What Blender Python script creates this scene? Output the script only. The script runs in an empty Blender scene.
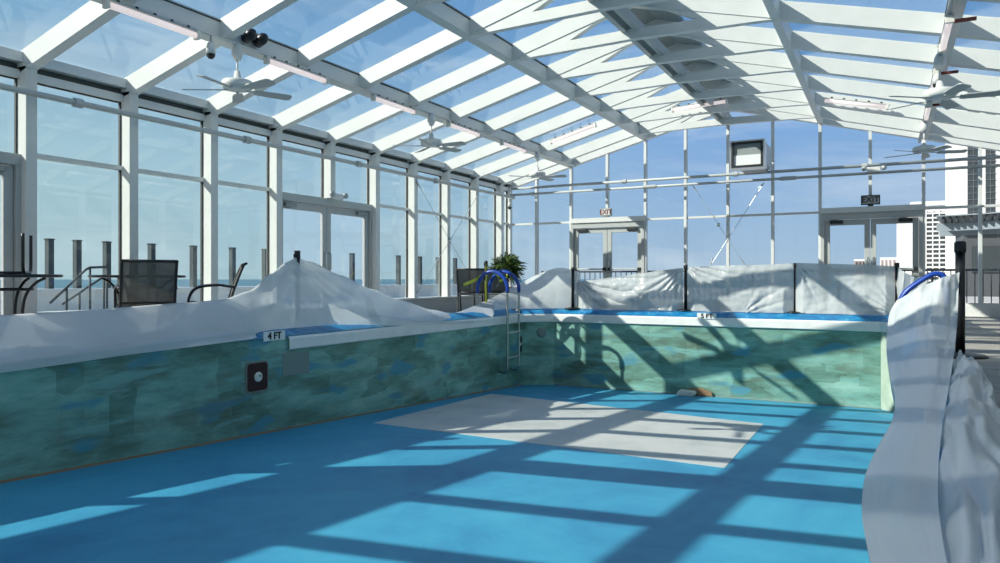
import bpy, bmesh, math, random
from mathutils import Vector, Matrix, noise, Quaternion
random.seed(7)
SC = bpy.context.scene
COL = SC.collection
R = math.radians

# ------------------------------------------------------------------ camera
cd = bpy.data.cameras.new('camera'); cam = bpy.data.objects.new('camera', cd); COL.objects.link(cam)
cam.location = (0, 0, 0.70); cam.rotation_euler = (R(90), 0, R(28.12))
cd.sensor_width = 36; cd.lens = 36 * 0.7254; cd.shift_y = -0.0025
cd.clip_start = 0.05; cd.clip_end = 20000
SC.camera = cam

# ------------------------------------------------------------------ view, sky, sun
vs = SC.view_settings
SC.display_settings.display_device = 'sRGB'
vs.view_transform = 'Standard'; vs.look = 'None'; vs.exposure = 0.0; vs.gamma = 1.0; vs.use_curve_mapping = False
SC.cycles.transparent_max_bounces = 24
SC.cycles.max_bounces = 8
SC.cycles.caustics_reflective = False; SC.cycles.caustics_refractive = False
SC.cycles.sample_clamp_indirect = 6.0

W = bpy.data.worlds.new('sky'); SC.world = W; W.use_nodes = True
nt = W.node_tree; nt.nodes.clear()
def N(t, kind, **kw):
    n = t.nodes.new(kind)
    for k, v in kw.items():
        if k in n.inputs: n.inputs[k].default_value = v
        else: setattr(n, k, v)
    return n
def ramp(t, stops, fac=None):
    r = t.nodes.new('ShaderNodeValToRGB'); e = r.color_ramp.elements
    while len(e) < len(stops): e.new(0.5)
    for el, (p, c) in zip(e, stops):
        el.position = p; el.color = (*c, 1) if len(c) == 3 else c
    if fac is not None: t.links.new(fac, r.inputs['Fac'])
    return r
tc = N(nt, 'ShaderNodeTexCoord'); sep = N(nt, 'ShaderNodeSeparateXYZ'); nt.links.new(tc.outputs['Generated'], sep.inputs[0])
sky0 = ramp(nt, [(0.0, (.42, .56, .69)), (.08, (.34, .51, .72)), (.25, (.185, .39, .75)), (.5, (.10, .29, .66)), (1, (.08, .24, .55))], sep.outputs['Z'])
skyl = ramp(nt, [(0.0, (.45, .62, .685)), (.15, (.44, .625, .73)), (.30, (.27, .48, .71)), (.48, (.10, .28, .57)), (1, (.08, .24, .52))], sep.outputs['Z'])
az = N(nt, 'ShaderNodeMapRange'); az.inputs['From Min'].default_value = -.25; az.inputs['From Max'].default_value = -.85; nt.links.new(sep.outputs['X'], az.inputs['Value'])
sky = N(nt, 'ShaderNodeMixRGB'); nt.links.new(az.outputs[0], sky.inputs[0]); nt.links.new(sky0.outputs[0], sky.inputs[1]); nt.links.new(skyl.outputs[0], sky.inputs[2])
bk = N(nt, 'ShaderNodeMapRange'); bk.inputs['From Min'].default_value = -.15; bk.inputs['From Max'].default_value = -.75; bk.inputs['To Max'].default_value = .8; nt.links.new(sep.outputs['Y'], bk.inputs['Value'])   # neutral fill added to the unseen sky behind the camera
sky1 = sky; sky = N(nt, 'ShaderNodeMixRGB'); nt.links.new(bk.outputs[0], sky.inputs[0]); nt.links.new(sky1.outputs[0], sky.inputs[1]); sky.inputs[2].default_value = (.60, .62, .58, 1)
mp = N(nt, 'ShaderNodeMapping'); mp.inputs['Scale'].default_value = (1.3, 1.3, 5.5)
nt.links.new(tc.outputs['Generated'], mp.inputs[0])
cn = N(nt, 'ShaderNodeTexNoise', Scale=2.4, Detail=7.0, Roughness=0.62, Distortion=0.6); nt.links.new(mp.outputs[0], cn.inputs['Vector'])
cr = ramp(nt, [(.50, (0, 0, 0)), (.78, (.55, .55, .55))], cn.outputs['Fac'])
mx = N(nt, 'ShaderNodeMixRGB'); nt.links.new(cr.outputs[0], mx.inputs[0]); nt.links.new(sky.outputs[0], mx.inputs[1]); mx.inputs[2].default_value = (.74, .82, .90, 1)
bg = N(nt, 'ShaderNodeBackground', Strength=1.0); nt.links.new(mx.outputs[0], bg.inputs[0])
wo = N(nt, 'ShaderNodeOutputWorld'); nt.links.new(bg.outputs[0], wo.inputs[0])

SUN_DIR = Vector((1.19, 0.93, -1.0)).normalized()
sl = bpy.data.lights.new('sun', 'SUN'); sl.energy = 7.5; sl.angle = R(0.55); sl.color = (1.0, .93, .83)
so = bpy.data.objects.new('sun', sl); COL.objects.link(so); so.location = (-30, -25, 25)
so.rotation_euler = SUN_DIR.to_track_quat('-Z', 'Y').to_euler()

# ------------------------------------------------------------------ materials
M = {}
def mat(name, col, rough=.5, metal=0.0, spec=.5, **kw):
    m = bpy.data.materials.new(name); m.use_nodes = True
    b = m.node_tree.nodes['Principled BSDF']
    b.inputs['Base Color'].default_value = (*col, 1); b.inputs['Roughness'].default_value = rough
    b.inputs['Metallic'].default_value = metal; b.inputs['Specular IOR Level'].default_value = spec
    for k, v in kw.items(): b.inputs[k].default_value = v
    M[name] = m
    return m
def noisy(name, stops, scale=4, rough=.6, stretch=(1, 1, 1), detail=6, bump=0.0, distort=0.0, spec=.5, nrough=.6):
    m = mat(name, (.5, .5, .5), rough, spec=spec); t = m.node_tree; b = t.nodes['Principled BSDF']
    c = N(t, 'ShaderNodeTexCoord'); p = N(t, 'ShaderNodeMapping'); p.inputs['Scale'].default_value = stretch
    t.links.new(c.outputs['Object'], p.inputs[0])
    n = N(t, 'ShaderNodeTexNoise', Scale=scale, Detail=detail, Roughness=nrough, Distortion=distort); t.links.new(p.outputs[0], n.inputs['Vector'])
    r = ramp(t, stops, n.outputs['Fac']); t.links.new(r.outputs[0], b.inputs['Base Color'])
    if bump:
        bu = N(t, 'ShaderNodeBump', Strength=bump, Distance=.02); t.links.new(n.outputs['Fac'], bu.inputs['Height']); t.links.new(bu.outputs[0], b.inputs['Normal'])
    return m
noisy('white_paint', [(.3, (.66, .68, .665)), (.7, (.72, .735, .72))], 3, .38)
mat('white_plain', (.70, .71, .69), .4)
mat('grey_frame', (.27, .30, .30), .45)
mat('light_grey', (.45, .475, .47), .45)
mat('gap_shadow', (.06, .075, .075), .7)
mat('gasket', (.03, .035, .035), .6)
mat('black_metal', (.012, .013, .015), .38)
mat('black_plastic', (.015, .016, .018), .5)
mat('chrome', (.40, .42, .43), .25, 1.0)
mat('alu', (.62, .63, .64), .35, .9)
mat('galvanised', (.55, .58, .58), .4, .6)
mat('blue_foam', (.008, .055, .34), .32)
mat('yellow_tape', (.62, .62, .03), .45)
mat('pot', (.16, .09, .06), .7)
mat('dark_glass', (.03, .045, .06), .12)
mat('screen_reflection', (.80, .82, .82), .35)  # white of the reflection painted on the heater screen
mat('rust', (.035, .008, .009), .75)
mat('lamp_red', (.22, .05, .04), .5)
mat('sign_red', (.16, .03, .02), .5)
mat('ink', (.012, .014, .014), .5)
mat('bone', (.74, .72, .66), .6)
mat('wood_scrap', (.26, .16, .09), .8)
mat('light_patch', (.19, .255, .235), .7)
mat('niche_rim', (.20, .21, .18), .7)
mat('seam_blue', (.03, .045, .06), .6)
noisy('pool_pale', [(.3, (.26, .36, .28)), (.55, (.42, .50, .42)), (.8, (.52, .56, .48))], 3, .75, (1, 1, .6), 8)
mat('pergola_paint', (.20, .245, .27), .55)
mat('pergola_dark', (.03, .036, .042), .6)
mat('hut_wall', (.075, .083, .09), .7)
mat('tower_slab', (.13, .15, .165), .7)
mat('tower_white', (.80, .78, .75), .7)
mat('tower_shade', (.42, .46, .50), .7)
mat('tower_window', (.05, .06, .065), .25)
mat('brick_far', (.34, .25, .22), .8)
mat('seawall', (.86, .84, .78), .8)
mat('post_wood', (.04, .056, .066), .7)
noisy('sea_water', [(.3, (.035, .11, .15)), (.7, (.06, .16, .20))], .05, .35, detail=4)
noisy('terrace_stone', [(.3, (.42, .42, .40)), (.7, (.52, .51, .49))], 1.3, .85)
noisy('deck_concrete', [(.25, (.25, .235, .21)), (.5, (.34, .32, .285)), (.8, (.42, .395, .36))], 6, .85, detail=10, bump=.15)
noisy('pool_blue', [(.30, (.026, .20, .37)), (.48, (.042, .285, .46)), (.62, (.056, .335, .50)), (.8, (.10, .39, .52))], .8, .55, (1, .8, 1), 12, .04, .4, nrough=.7)
noisy('pool_patch', [(.25, (.36, .38, .375)), (.5, (.50, .51, .49)), (.8, (.58, .575, .55))], 1.7, .6, (1, .6, 1), 9)
noisy('tarp_blue', [(.3, (.005, .12, .32)), (.52, (.012, .20, .44)), (.66, (.06, .34, .54)), (.78, (.25, .50, .60))], 9, .35, (1, 1, 1), 8, .8, spec=.3, nrough=.7)
noisy('coping_white', [(.3, (.72, .73, .71)), (.7, (.82, .83, .82))], 5, .45)
noisy('foliage', [(.3, (.03, .085, .015)), (.7, (.16, .23, .05))], 6, .55)

# weathered green pool wall: blocky brushed patches, blue show-through, brown stains
m = mat('pool_green', (.1, .3, .25), .8, spec=.3); t = m.node_tree; b = t.nodes['Principled BSDF']
c = N(t, 'ShaderNodeTexCoord'); sx = N(t, 'ShaderNodeSeparateXYZ'); t.links.new(c.outputs['Object'], sx.inputs[0])
ad = N(t, 'ShaderNodeMath', operation='ADD'); t.links.new(sx.outputs['X'], ad.inputs[0]); t.links.new(sx.outputs['Y'], ad.inputs[1])
cb = N(t, 'ShaderNodeCombineXYZ'); t.links.new(ad.outputs[0], cb.inputs['X']); t.links.new(sx.outputs['Z'], cb.inputs['Y'])
def mapped(scale, loc=(0, 0, 0)):
    p = N(t, 'ShaderNodeMapping'); p.inputs['Scale'].default_value = scale; p.inputs['Location'].default_value = loc; t.links.new(cb.outputs[0], p.inputs[0]); return p.outputs[0]
def layer(base, scale, loc, thr, amt, col, detail=6, rough=.6):
    n = N(t, 'ShaderNodeTexNoise', Scale=1.0, Detail=detail, Roughness=rough); t.links.new(mapped(scale, loc), n.inputs['Vector'])
    r = ramp(t, [(thr, (0, 0, 0)), (thr + .07, (amt, amt, amt))], n.outputs['Fac'])
    x = N(t, 'ShaderNodeMixRGB'); t.links.new(r.outputs[0], x.inputs[0]); t.links.new(base, x.inputs[1]); x.inputs[2].default_value = (*col, 1); return x.outputs[0]
n1 = N(t, 'ShaderNodeTexNoise', Scale=1.0, Detail=10.0, Roughness=.66); t.links.new(mapped((.75, 2.6, 1)), n1.inputs['Vector'])
r1 = ramp(t, [(.33, (.10, .155, .12)), (.43, (.13, .25, .205)), (.52, (.18, .365, .31)), (.64, (.27, .47, .41))], n1.outputs['Fac'])
vo = N(t, 'ShaderNodeTexVoronoi', distance='CHEBYCHEV'); vo.inputs['Scale'].default_value = 1.0; vo.inputs['Randomness'].default_value = .9; t.links.new(mapped((1.7, 3.4, 1)), vo.inputs['Vector'])
r4 = ramp(t, [(.0, (.72, .75, .72)), (.5, (1, 1, 1)), (1, (1.18, 1.2, 1.2))], None); sc_ = N(t, 'ShaderNodeSeparateColor'); t.links.new(vo.outputs['Color'], sc_.inputs[0]); t.links.new(sc_.outputs[0], r4.inputs['Fac'])
mu = N(t, 'ShaderNodeMixRGB', blend_type='MULTIPLY'); mu.inputs[0].default_value = 1.0; t.links.new(r1.outputs[0], mu.inputs[1]); t.links.new(r4.outputs[0], mu.inputs[2])
o_ = layer(mu.outputs[0], (.8, 5.5, 1), (3, 1, 0), .57, .7, (.20, .43, .40), 3)
o_ = layer(o_, (1.5, 3.8, 1), (7, 5, 2), .60, .85, (.08, .28, .38), 2, .4)
o_ = layer(o_, (.6, 1.7, 1), (1, 9, 0), .55, .42, (.13, .145, .10), 10, .62)
o_ = layer(o_, (2.8, .9, 1), (5, 2, 4), .60, .5, (.19, .26, .22), 8, .7)
t.links.new(o_, b.inputs['Base Color'])

def glass(name, tint, refl=1.0):
    m = bpy.data.materials.new(name); m.use_nodes = True; t = m.node_tree; t.nodes.clear()
    o = N(t, 'ShaderNodeOutputMaterial'); x = N(t, 'ShaderNodeMixShader')
    tr = N(t, 'ShaderNodeBsdfTransparent'); tr.inputs[0].default_value = (*tint, 1)
    g = N(t, 'ShaderNodeBsdfGlossy', Roughness=0.0); g.inputs[0].default_value = (.9, .95, .97, 1)
    ge = N(t, 'ShaderNodeNewGeometry'); io = N(t, 'ShaderNodeMapRange'); io.inputs['To Min'].default_value = 1.45; io.inputs['To Max'].default_value = 1 / 1.45   # both faces of the pane reflect alike
    f = N(t, 'ShaderNodeFresnel'); t.links.new(ge.outputs['Backfacing'], io.inputs['Value']); t.links.new(io.outputs[0], f.inputs['IOR']); ma = N(t, 'ShaderNodeMath', operation='MULTIPLY'); ma.inputs[1].default_value = refl
    t.links.new(f.outputs[0], ma.inputs[0]); t.links.new(ma.outputs[0], x.inputs[0]); t.links.new(tr.outputs[0], x.inputs[1]); t.links.new(g.outputs[0], x.inputs[2]); t.links.new(x.outputs[0], o.inputs[0])
    M[name] = m
glass('wall_glass', (.92, .96, .955), .9)
glass('clear_glass', (.965, .985, 1.0), .8)
glass('roof_glass', (.92, .955, .955), .55)

def film(name, col, transp, transl, rough):
    m = bpy.data.materials.new(name); m.use_nodes = True; t = m.node_tree; b = t.nodes['Principled BSDF']; o = t.nodes['Material Output']
    b.inputs['Base Color'].default_value = (*col, 1); b.inputs['Roughness'].default_value = rough
    tl = N(t, 'ShaderNodeBsdfTranslucent'); tl.inputs[0].default_value = (*col, 1)
    tr = N(t, 'ShaderNodeBsdfTransparent'); tr.inputs[0].default_value = (.9, .95, 1, 1)
    a = N(t, 'ShaderNodeMixShader'); a.inputs[0].default_value = transl; t.links.new(b.outputs[0], a.inputs[1]); t.links.new(tl.outputs[0], a.inputs[2])
    d = N(t, 'ShaderNodeMixShader'); d.inputs[0].default_value = transp; t.links.new(a.outputs[0], d.inputs[1]); t.links.new(tr.outputs[0], d.inputs[2])
    t.links.new(d.outputs[0], o.inputs[0]); M[name] = m
film('plastic_film', (.76, .79, .79), .14, .30, .25)
film('barrier_film', (.54, .57, .575), .12, .15, .17)
film('mesh_sling', (.10, .095, .085), .04, .12, .7)
film('frosted_diffuser', (.82, .85, .85), .42, .85, .5)  # for the added roof panels that soften the sun


m = mat('heater_tube', (.85, .72, .70), .3); b = m.node_tree.nodes['Principled BSDF']
b.inputs['Emission Color'].default_value = (1, .86, .83, 1); b.inputs['Emission Strength'].default_value = .55

# ------------------------------------------------------------------ mesh helpers
class MB:
    def __init__(s): s.b = bmesh.new()
    def box(s, x0, x1, y0, y1, z0, z1):
        v = [s.b.verts.new((x, y, z)) for z in (z0, z1) for x, y in ((x0, y0), (x1, y0), (x1, y1), (x0, y1))]
        for q in ((3, 2, 1, 0), (4, 5, 6, 7), (0, 1, 5, 4), (1, 2, 6, 5), (2, 3, 7, 6), (3, 0, 4, 7)): s.b.faces.new([v[i] for i in q])
        return s
    def obox(s, p, q, w, h, up=(0, 0, 1)):
        """box beam from p to q, width w across, height h along up"""
        p, q = Vector(p), Vector(q); d = (q - p).normalized(); u = Vector(up); a = d.cross(u).normalized(); u = a.cross(d).normalized()
        v = [s.b.verts.new(e + a * i * w / 2 + u * j * h / 2) for e in (p, q) for i, j in ((-1, -1), (1, -1), (1, 1), (-1, 1))]
        for f in ((3, 2, 1, 0), (4, 5, 6, 7), (0, 1, 5, 4), (1, 2, 6, 5), (2, 3, 7, 6), (3, 0, 4, 7)): s.b.faces.new([v[i] for i in f])
        return s
    def prism(s, pts, axis, a, c):
        """polygon pts (2D) extruded along axis from a to c; axis y: pts=(x,z); x: (y,z); z: (x,y)"""
        def P(p, k): return {'y': (p[0], k, p[1]), 'x': (k, p[0], p[1]), 'z': (p[0], p[1], k)}[axis]
        A = [s.b.verts.new(P(p, a)) for p in pts]; B = [s.b.verts.new(P(p, c)) for p in pts]
        s.b.faces.new(A[::-1]); s.b.faces.new(B)
        n = len(pts)
        for i in range(n): s.b.faces.new((A[i], A[(i + 1) % n], B[(i + 1) % n], B[i]))
        return s
    def tube(s, pts, r, n=10, caps=True):
        pts = [Vector(p) for p in pts]; rings = []; ref = None
        for i, p in enumerate(pts):
            d = (pts[min(i + 1, len(pts) - 1)] - pts[max(i - 1, 0)]).normalized()
            if ref is None:
                ref = d.orthogonal().normalized()
            ref = (ref - d * ref.dot(d)).normalized(); w = d.cross(ref)
            rr = r[i] if isinstance(r, (list, tuple)) else r
            rings.append([s.b.verts.new(p + (ref * math.cos(k * math.tau / n) + w * math.sin(k * math.tau / n)) * rr) for k in range(n)])
        for A, B in zip(rings, rings[1:]):
            for k in range(n): s.b.faces.new((A[k], A[(k + 1) % n], B[(k + 1) % n], B[k]))
        if caps: s.b.faces.new(rings[0][::-1]); s.b.faces.new(rings[-1])
        return s
    def lathe(s, prof, n=24, c=(0, 0, 0)):
        rings = []
        for r, z in prof:
            if r < 1e-5: rings.append([s.b.verts.new((c[0], c[1], c[2] + z))])
            else: rings.append([s.b.verts.new((c[0] + r * math.cos(k * math.tau / n), c[1] + r * math.sin(k * math.tau / n), c[2] + z)) for k in range(n)])
        for A, B in zip(rings, rings[1:]):
            for k in range(n):
                k2 = (k + 1) % n
                if len(A) == 1 and len(B) == 1: continue
                if len(A) == 1: s.b.faces.new((A[0], B[k2], B[k]))
                elif len(B) == 1: s.b.faces.new((A[k], A[k2], B[0]))
                else: s.b.faces.new((A[k], A[k2], B[k2], B[k]))
        return s
    def grid(s, rows):
        V = [[s.b.verts.new(p) for p in r] for r in rows]
        for A, B in zip(V, V[1:]):
            for k in range(len(A) - 1): s.b.faces.new((A[k], A[k + 1], B[k + 1], B[k]))
        return s
    def move(s, m): bmesh.ops.transform(s.b, matrix=m, verts=s.b.verts); return s
    def build(s, name, m, parent=None, smooth=False, bevel=0.0, label=None, loc=None):
        bmesh.ops.recalc_face_normals(s.b, faces=s.b.faces)
        me = bpy.data.meshes.new(name); s.b.to_mesh(me); s.b.free()
        me.materials.append(M[m] if isinstance(m, str) else m)
        o = bpy.data.objects.new(name, me); COL.objects.link(o)
        if parent: o.parent = parent
        if loc: o.location = loc
        if smooth:
            for p in me.polygons: p.use_smooth = True
        if bevel:
            bv = o.modifiers.new('bevel', 'BEVEL'); bv.width = bevel; bv.segments = 2; bv.limit_method = 'ANGLE'
        if label: o['label'] = label
        return o
def empty(name, loc=(0, 0, 0), rz=0, label=None, cat=None, group=None, kind=None):
    o = bpy.data.objects.new(name, None); COL.objects.link(o); o.location = loc; o.rotation_euler = (0, 0, rz); o.empty_display_size = .2
    return tag(o, label, cat, group, kind)
def tag(o, label=None, cat=None, group=None, kind=None):
    if label: o['label'] = label
    if cat: o['category'] = cat
    if group: o['group'] = group
    if kind: o['kind'] = kind
    return o
KIDS = {}
def copy_tree(o, parent=None):
    c = o.copy(); COL.objects.link(c)
    if parent: c.parent = parent
    for ch in list(o.children): copy_tree(ch, c)
    return c
def smooth_path(pts, k=6):
    """Catmull-Rom through pts"""
    P = [Vector(p) for p in pts]; P = [P[0] * 2 - P[1]] + P + [P[-1] * 2 - P[-2]]; out = []
    for i in range(1, len(P) - 2):
        for j in range(k):
            t_ = j / k; a, b_, c_, d = P[i - 1:i + 3]
            out.append(.5 * ((2 * b_) + (c_ - a) * t_ + (2 * a - 5 * b_ + 4 * c_ - d) * t_ ** 2 + (3 * b_ - a - 3 * c_ + d) * t_ ** 3))
    out.append(P[-2]); return out
def lerp_tab(tab, x):
    if x <= tab[0][0]: return tab[0][1]
    for (a, va), (b_, vb) in zip(tab, tab[1:]):
        if x <= b_:
            f = (x - a) / (b_ - a); f = f * f * (3 - 2 * f) * .5 + f * .5
            return va + (vb - va) * f
    return tab[-1][1]

# ------------------------------------------------------------------ building numbers
XR = -3.04                                  # ridge
XG, XI = -8.453, -8.234                     # left glass line, inner face of left columns
XG2, XI2 = 2 * XR - XG, 2 * XR - XI         # right side mirrored
PIT = .265
def zu(x): return 4.366 - PIT * abs(x - XR)       # underside of the rafters
RD = .225                                         # rafter depth
def zt(x): return zu(x) + RD                      # glass line
YB = 16.15
def colY(n): return 4.511 + 1.2192 * n            # near face of column n
NCOL = range(-8, 10)
YF = colY(-8) - .55                               # front gable
P1, P2 = XR - 3.66, XR - 1.83
PX = [P1, P2, 2 * XR - P2, 2 * XR - P1]

# ------------------------------------------------------------------ pool and deck
PL, PB, PR, PF = -6.38, 13.26, 0.10, -3.2
def zf(y): return -.816 - .0448 * y
f = empty('floor', kind='structure', label='grey concrete pool deck around the drained pool', cat='deck')
for nm, a in (('deck_slab', (XG - .1, PL - .03, YF, YB + .1)), ('deck_slab', (PR + .03, XG2 + .1, YF, YB + .1)), ('deck_slab', (PL - .03, PR + .03, PB + .03, YB + .1)), ('deck_slab', (PL - .03, PR + .03, YF, PF - .03))):
    MB().box(*a, -.35, 0).build(nm, 'deck_concrete', f)
# pool floor: sloped slab
outline = [(PL - .1, PF - .1), (PR + .1, PF - .1), (PR + .1, PB + .1), (PL - .1, PB + .1)]
mb = MB(); V = [mb.b.verts.new((x, y, zf(y) - d)) for d in (0, .2) for x, y in outline]
for q in ((0, 1, 2, 3), (7, 6, 5, 4), (0, 4, 5, 1), (1, 5, 6, 2), (2, 6, 7, 3), (3, 7, 4, 0)): mb.b.faces.new([V[i] for i in q])
tag(mb.build('pool_floor', 'pool_blue'), 'blue painted floor of the drained swimming pool', 'pool floor', kind='structure')
mb = MB(); pts = [(-5.82, 7.45), (-1.40, 7.27), (-1.50, 10.45), (-6.14, 11.15)]
V = [mb.b.verts.new((x, y, zf(y) + d)) for d in (.004, -.05) for x, y in pts]
for q in ((0, 1, 2, 3), (7, 6, 5, 4), (0, 4, 5, 1), (1, 5, 6, 2), (2, 6, 7, 3), (3, 7, 4, 0)): mb.b.faces.new([V[i] for i in q])
tag(mb.build('pool_floor_patch', 'pool_patch'), 'pale grey primed rectangle on the blue pool floor', 'floor patch', kind='structure')
def poolwall(name, poly, label, top=-.0, m='pool_green'):
    mb = MB(); n = len(poly)
    mb.prism(poly, 'z', -1.9, top)
    return tag(mb.build(name, m), label, 'pool wall', kind='structure')
poolwall('pool_wall_left', [(PL, PF - .2), (PL, 12.86), (PL - .28, 12.86), (PL - .28, PF - .2)], 'weathered green pool wall on the seaward side', .02)
poolwall('pool_wall_corner', [(PL, 12.862), (-5.86, PB), (-5.86, PB + .27), (PL - .28, PB + .27), (PL - .28, 12.862)], 'dark green chamfered pool corner by the ladder', -.02)
poolwall('pool_wall_back', [(-5.858, PB), (-.10, PB), (-.10, PB + .27), (-5.858, PB + .27)], 'sunlit weathered green pool wall at the deep end', -.02)
poolwall('pool_wall_corner', [(-.098, PB), (PR, 12.98), (PR + .28, 12.98), (PR + .28, PB + .27), (-.098, PB + .27)], 'pale green chamfered pool corner beside the hanging plastic', -.02, 'pool_pale')
poolwall('pool_wall_right', [(PR, PF - .2), (PR + .28, PF - .2), (PR + .28, 12.978), (PR, 12.978)], 'green pool wall behind the hanging plastic on the landward side', -.02)
poolwall('pool_wall_front', [(PL, PF), (PR, PF), (PR, PF - .28), (PL, PF - .28)], 'green pool wall at the shallow end', -.02)
# fillet line where walls meet floor
mb = MB(); mb.tube([(PL + .005, y, zf(y) + .005) for y in (PF, 0, 5, 9, 12.86)], .014, 6); tag(mb.build('trim_1', 'wood_scrap'), 'stained joint along the foot of the seaward pool wall', 'joint', kind='structure')
mb = MB(); mb.tube([(-5.86, PB - .005, zf(PB) + .008), (-.1, PB - .005, zf(PB) + .008)], .016, 6); tag(mb.build('trim_2', 'light_patch'), 'pale joint along the foot of the deep end wall', 'joint', kind='structure')

# coping: white lip and blue crinkled top, swept along a path; profile in (outward distance, z)
def coping(name, path, label, lip=True, k=1.0):
    root = empty(name, kind='structure', label=label, cat='pool coping')
    P = [Vector((*p, 0)) for p in path]; nrm = []
    for i in range(len(P)):
        d = (P[min(i + 1, len(P) - 1)] - P[max(i - 1, 0)]).normalized(); nrm.append(Vector((d.y, -d.x, 0)))
    def sweep(prof): return [[p + n_ * o_ + Vector((0, 0, z)) for o_, z in prof] for p, n_ in zip(P, nrm)]
    if lip:
        mb = MB(); mb.grid(sweep([(.03, -.155), (-.02, -.155), (-.035, -.14), (-.035, -.02), (-.02, .006), (.05, .012), (.05, -.155), (.03, -.155)])); mb.build('lip', 'coping_white', root, bevel=0)
    mb = MB(); mb.grid(sweep([(-.015, .008), (.03, .026), (.14 * k, .072), (.26 * k, .10), (.40 * k, .10), (.43 * k, .0)])); mb.build('blue_cover', 'tarp_blue', root, smooth=True)
    return root
coping('trim_3', [(PR, 12.98), (-.098, PB), (-.4, PB), (-3, PB), (-5.6, PB), (-5.86, PB), (PL, 12.86)], 'white coping lip with crinkled blue cover along the deep end')
coping('trim_4', [(PL, 12.86), (PL, 10), (PL, 8), (PL, 6.62), (PL, 6.5)], 'white coping lip with blue cover along the seaward edge')
coping('trim_5', [(PL, 6.5), (PL, 2), (PL, PF)], 'blue cover along the seaward edge by the tables', lip=False, k=.7)
coping('trim_6', [(PR, PF), (PR, 2), (PR, 6), (PR, 12.98)], 'white coping lip under the hanging plastic', k=.6)

# ------------------------------------------------------------------ left and right glass walls
def side_wall(side):
    g, i_ = (XG, XI) if side == 'left' else (XG2, XI2)
    sg = 1 if side == 'left' else -1
    def X(a): return g + sg * a                    # a = distance inward from the glass
    def bx(mb, a0, a1, y0, y1, z0, z1): return mb.box(min(X(a0), X(a1)), max(X(a0), X(a1)), y0, y1, z0, z1)
    w = empty('wall_' + side, kind='structure', label='white framed glass wall on the %s side of the pool hall' % ('seaward' if side == 'left' else 'landward'), cat='glass wall')
    doors = [(3, 5), (-2, 0)] if side == 'left' else []
    for n in NCOL:
        mid = any(a < n < b_ for a, b_ in doors)
        bx(MB(), 0, .22, colY(n), colY(n) + .12, 2.06 if mid else .0, 3.02).build('column', 'white_paint', w, bevel=.006)
    bx(MB(), 0, .14, YB - .05, YB + .06, 0, 3.02).build('column', 'white_paint', w)
    # curb in stretches between the doors
    spans = [(YF, colY(-2)), (colY(0), colY(3)), (colY(5), YB)] if side == 'left' else [(YF, YB)]
    for a, b_ in spans:
        bx(MB(), -.05, .24, a, b_, -.3, .30).build('curb', 'light_grey', w)
        bx(MB(), -.02, .27, a, b_, .30, .33).build('sill', 'white_paint', w)
    bx(MB(), -.02, .10, YF, YB, 2.895, 2.985).build('header', 'white_paint', w)
    bx(MB(), -.02, .05, YF, YB, 2.985, 3.06).build('recess', 'gap_shadow', w)  # dark colour stands in for shade between header and eave beam
    bx(MB(), -.12, .16, YF, YB, 3.06, 3.17).build('eave_beam', 'white_paint', w)
    # bays
    ys = [YF] + [colY(n) for n in NCOL] + [YB - .05]
    k = 0
    for j, (a, b_) in enumerate(zip(ys, ys[1:])):
        a_ = a + (.12 if j else 0); n = j - 9            # bay from column n to n+1
        n = -9 + j
        indoor = any(a0 <= n < b0 for a0, b0 in doors)
        wi = empty('window_%d' % (SIDE_N[0]), kind='structure', label='tall bay %s' % ('above the glass doors of the %s wall' % ('seaward' if side == 'left' else 'landward') if indoor else 'of the %s wall' % ('seaward' if side == 'left' else 'landward')), cat='window', group='glass bays of the %s wall' % ('seaward' if side == 'left' else 'landward'))
        SIDE_N[0] += 1
        bx(MB(), .03, .042, a_, b_, 2.10 if not indoor else 2.06, 2.895).build(*(('panel', 'grey_frame') if side == 'right' else ('pane', 'wall_glass') if n > -3 else ('panel', 'light_grey')), wi)  # opaque panels added to block light: landward bays and unseen rear seaward bays
        if not indoor:
            bx(MB(), .03, .042, a_, b_, .33, 2.05).build(*(('panel', 'grey_frame') if side == 'right' else ('pane', 'wall_glass')), wi)  # landward bays closed with added panels to darken the hall
            bx(MB(), 0, .09, a_, b_, 2.05, 2.10).build('transom', 'white_paint', wi)
        bx(MB(), .02, .055, b_ - .014, b_, .33 if not indoor else 2.06, 2.895).build('gasket', 'gasket', wi)
        bx(MB(), .02, .055, a_, b_, 2.883, 2.895).build('gasket', 'gasket', wi)
    return w
SIDE_N = [1]
side_wall('left'); side_wall('right')

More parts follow.
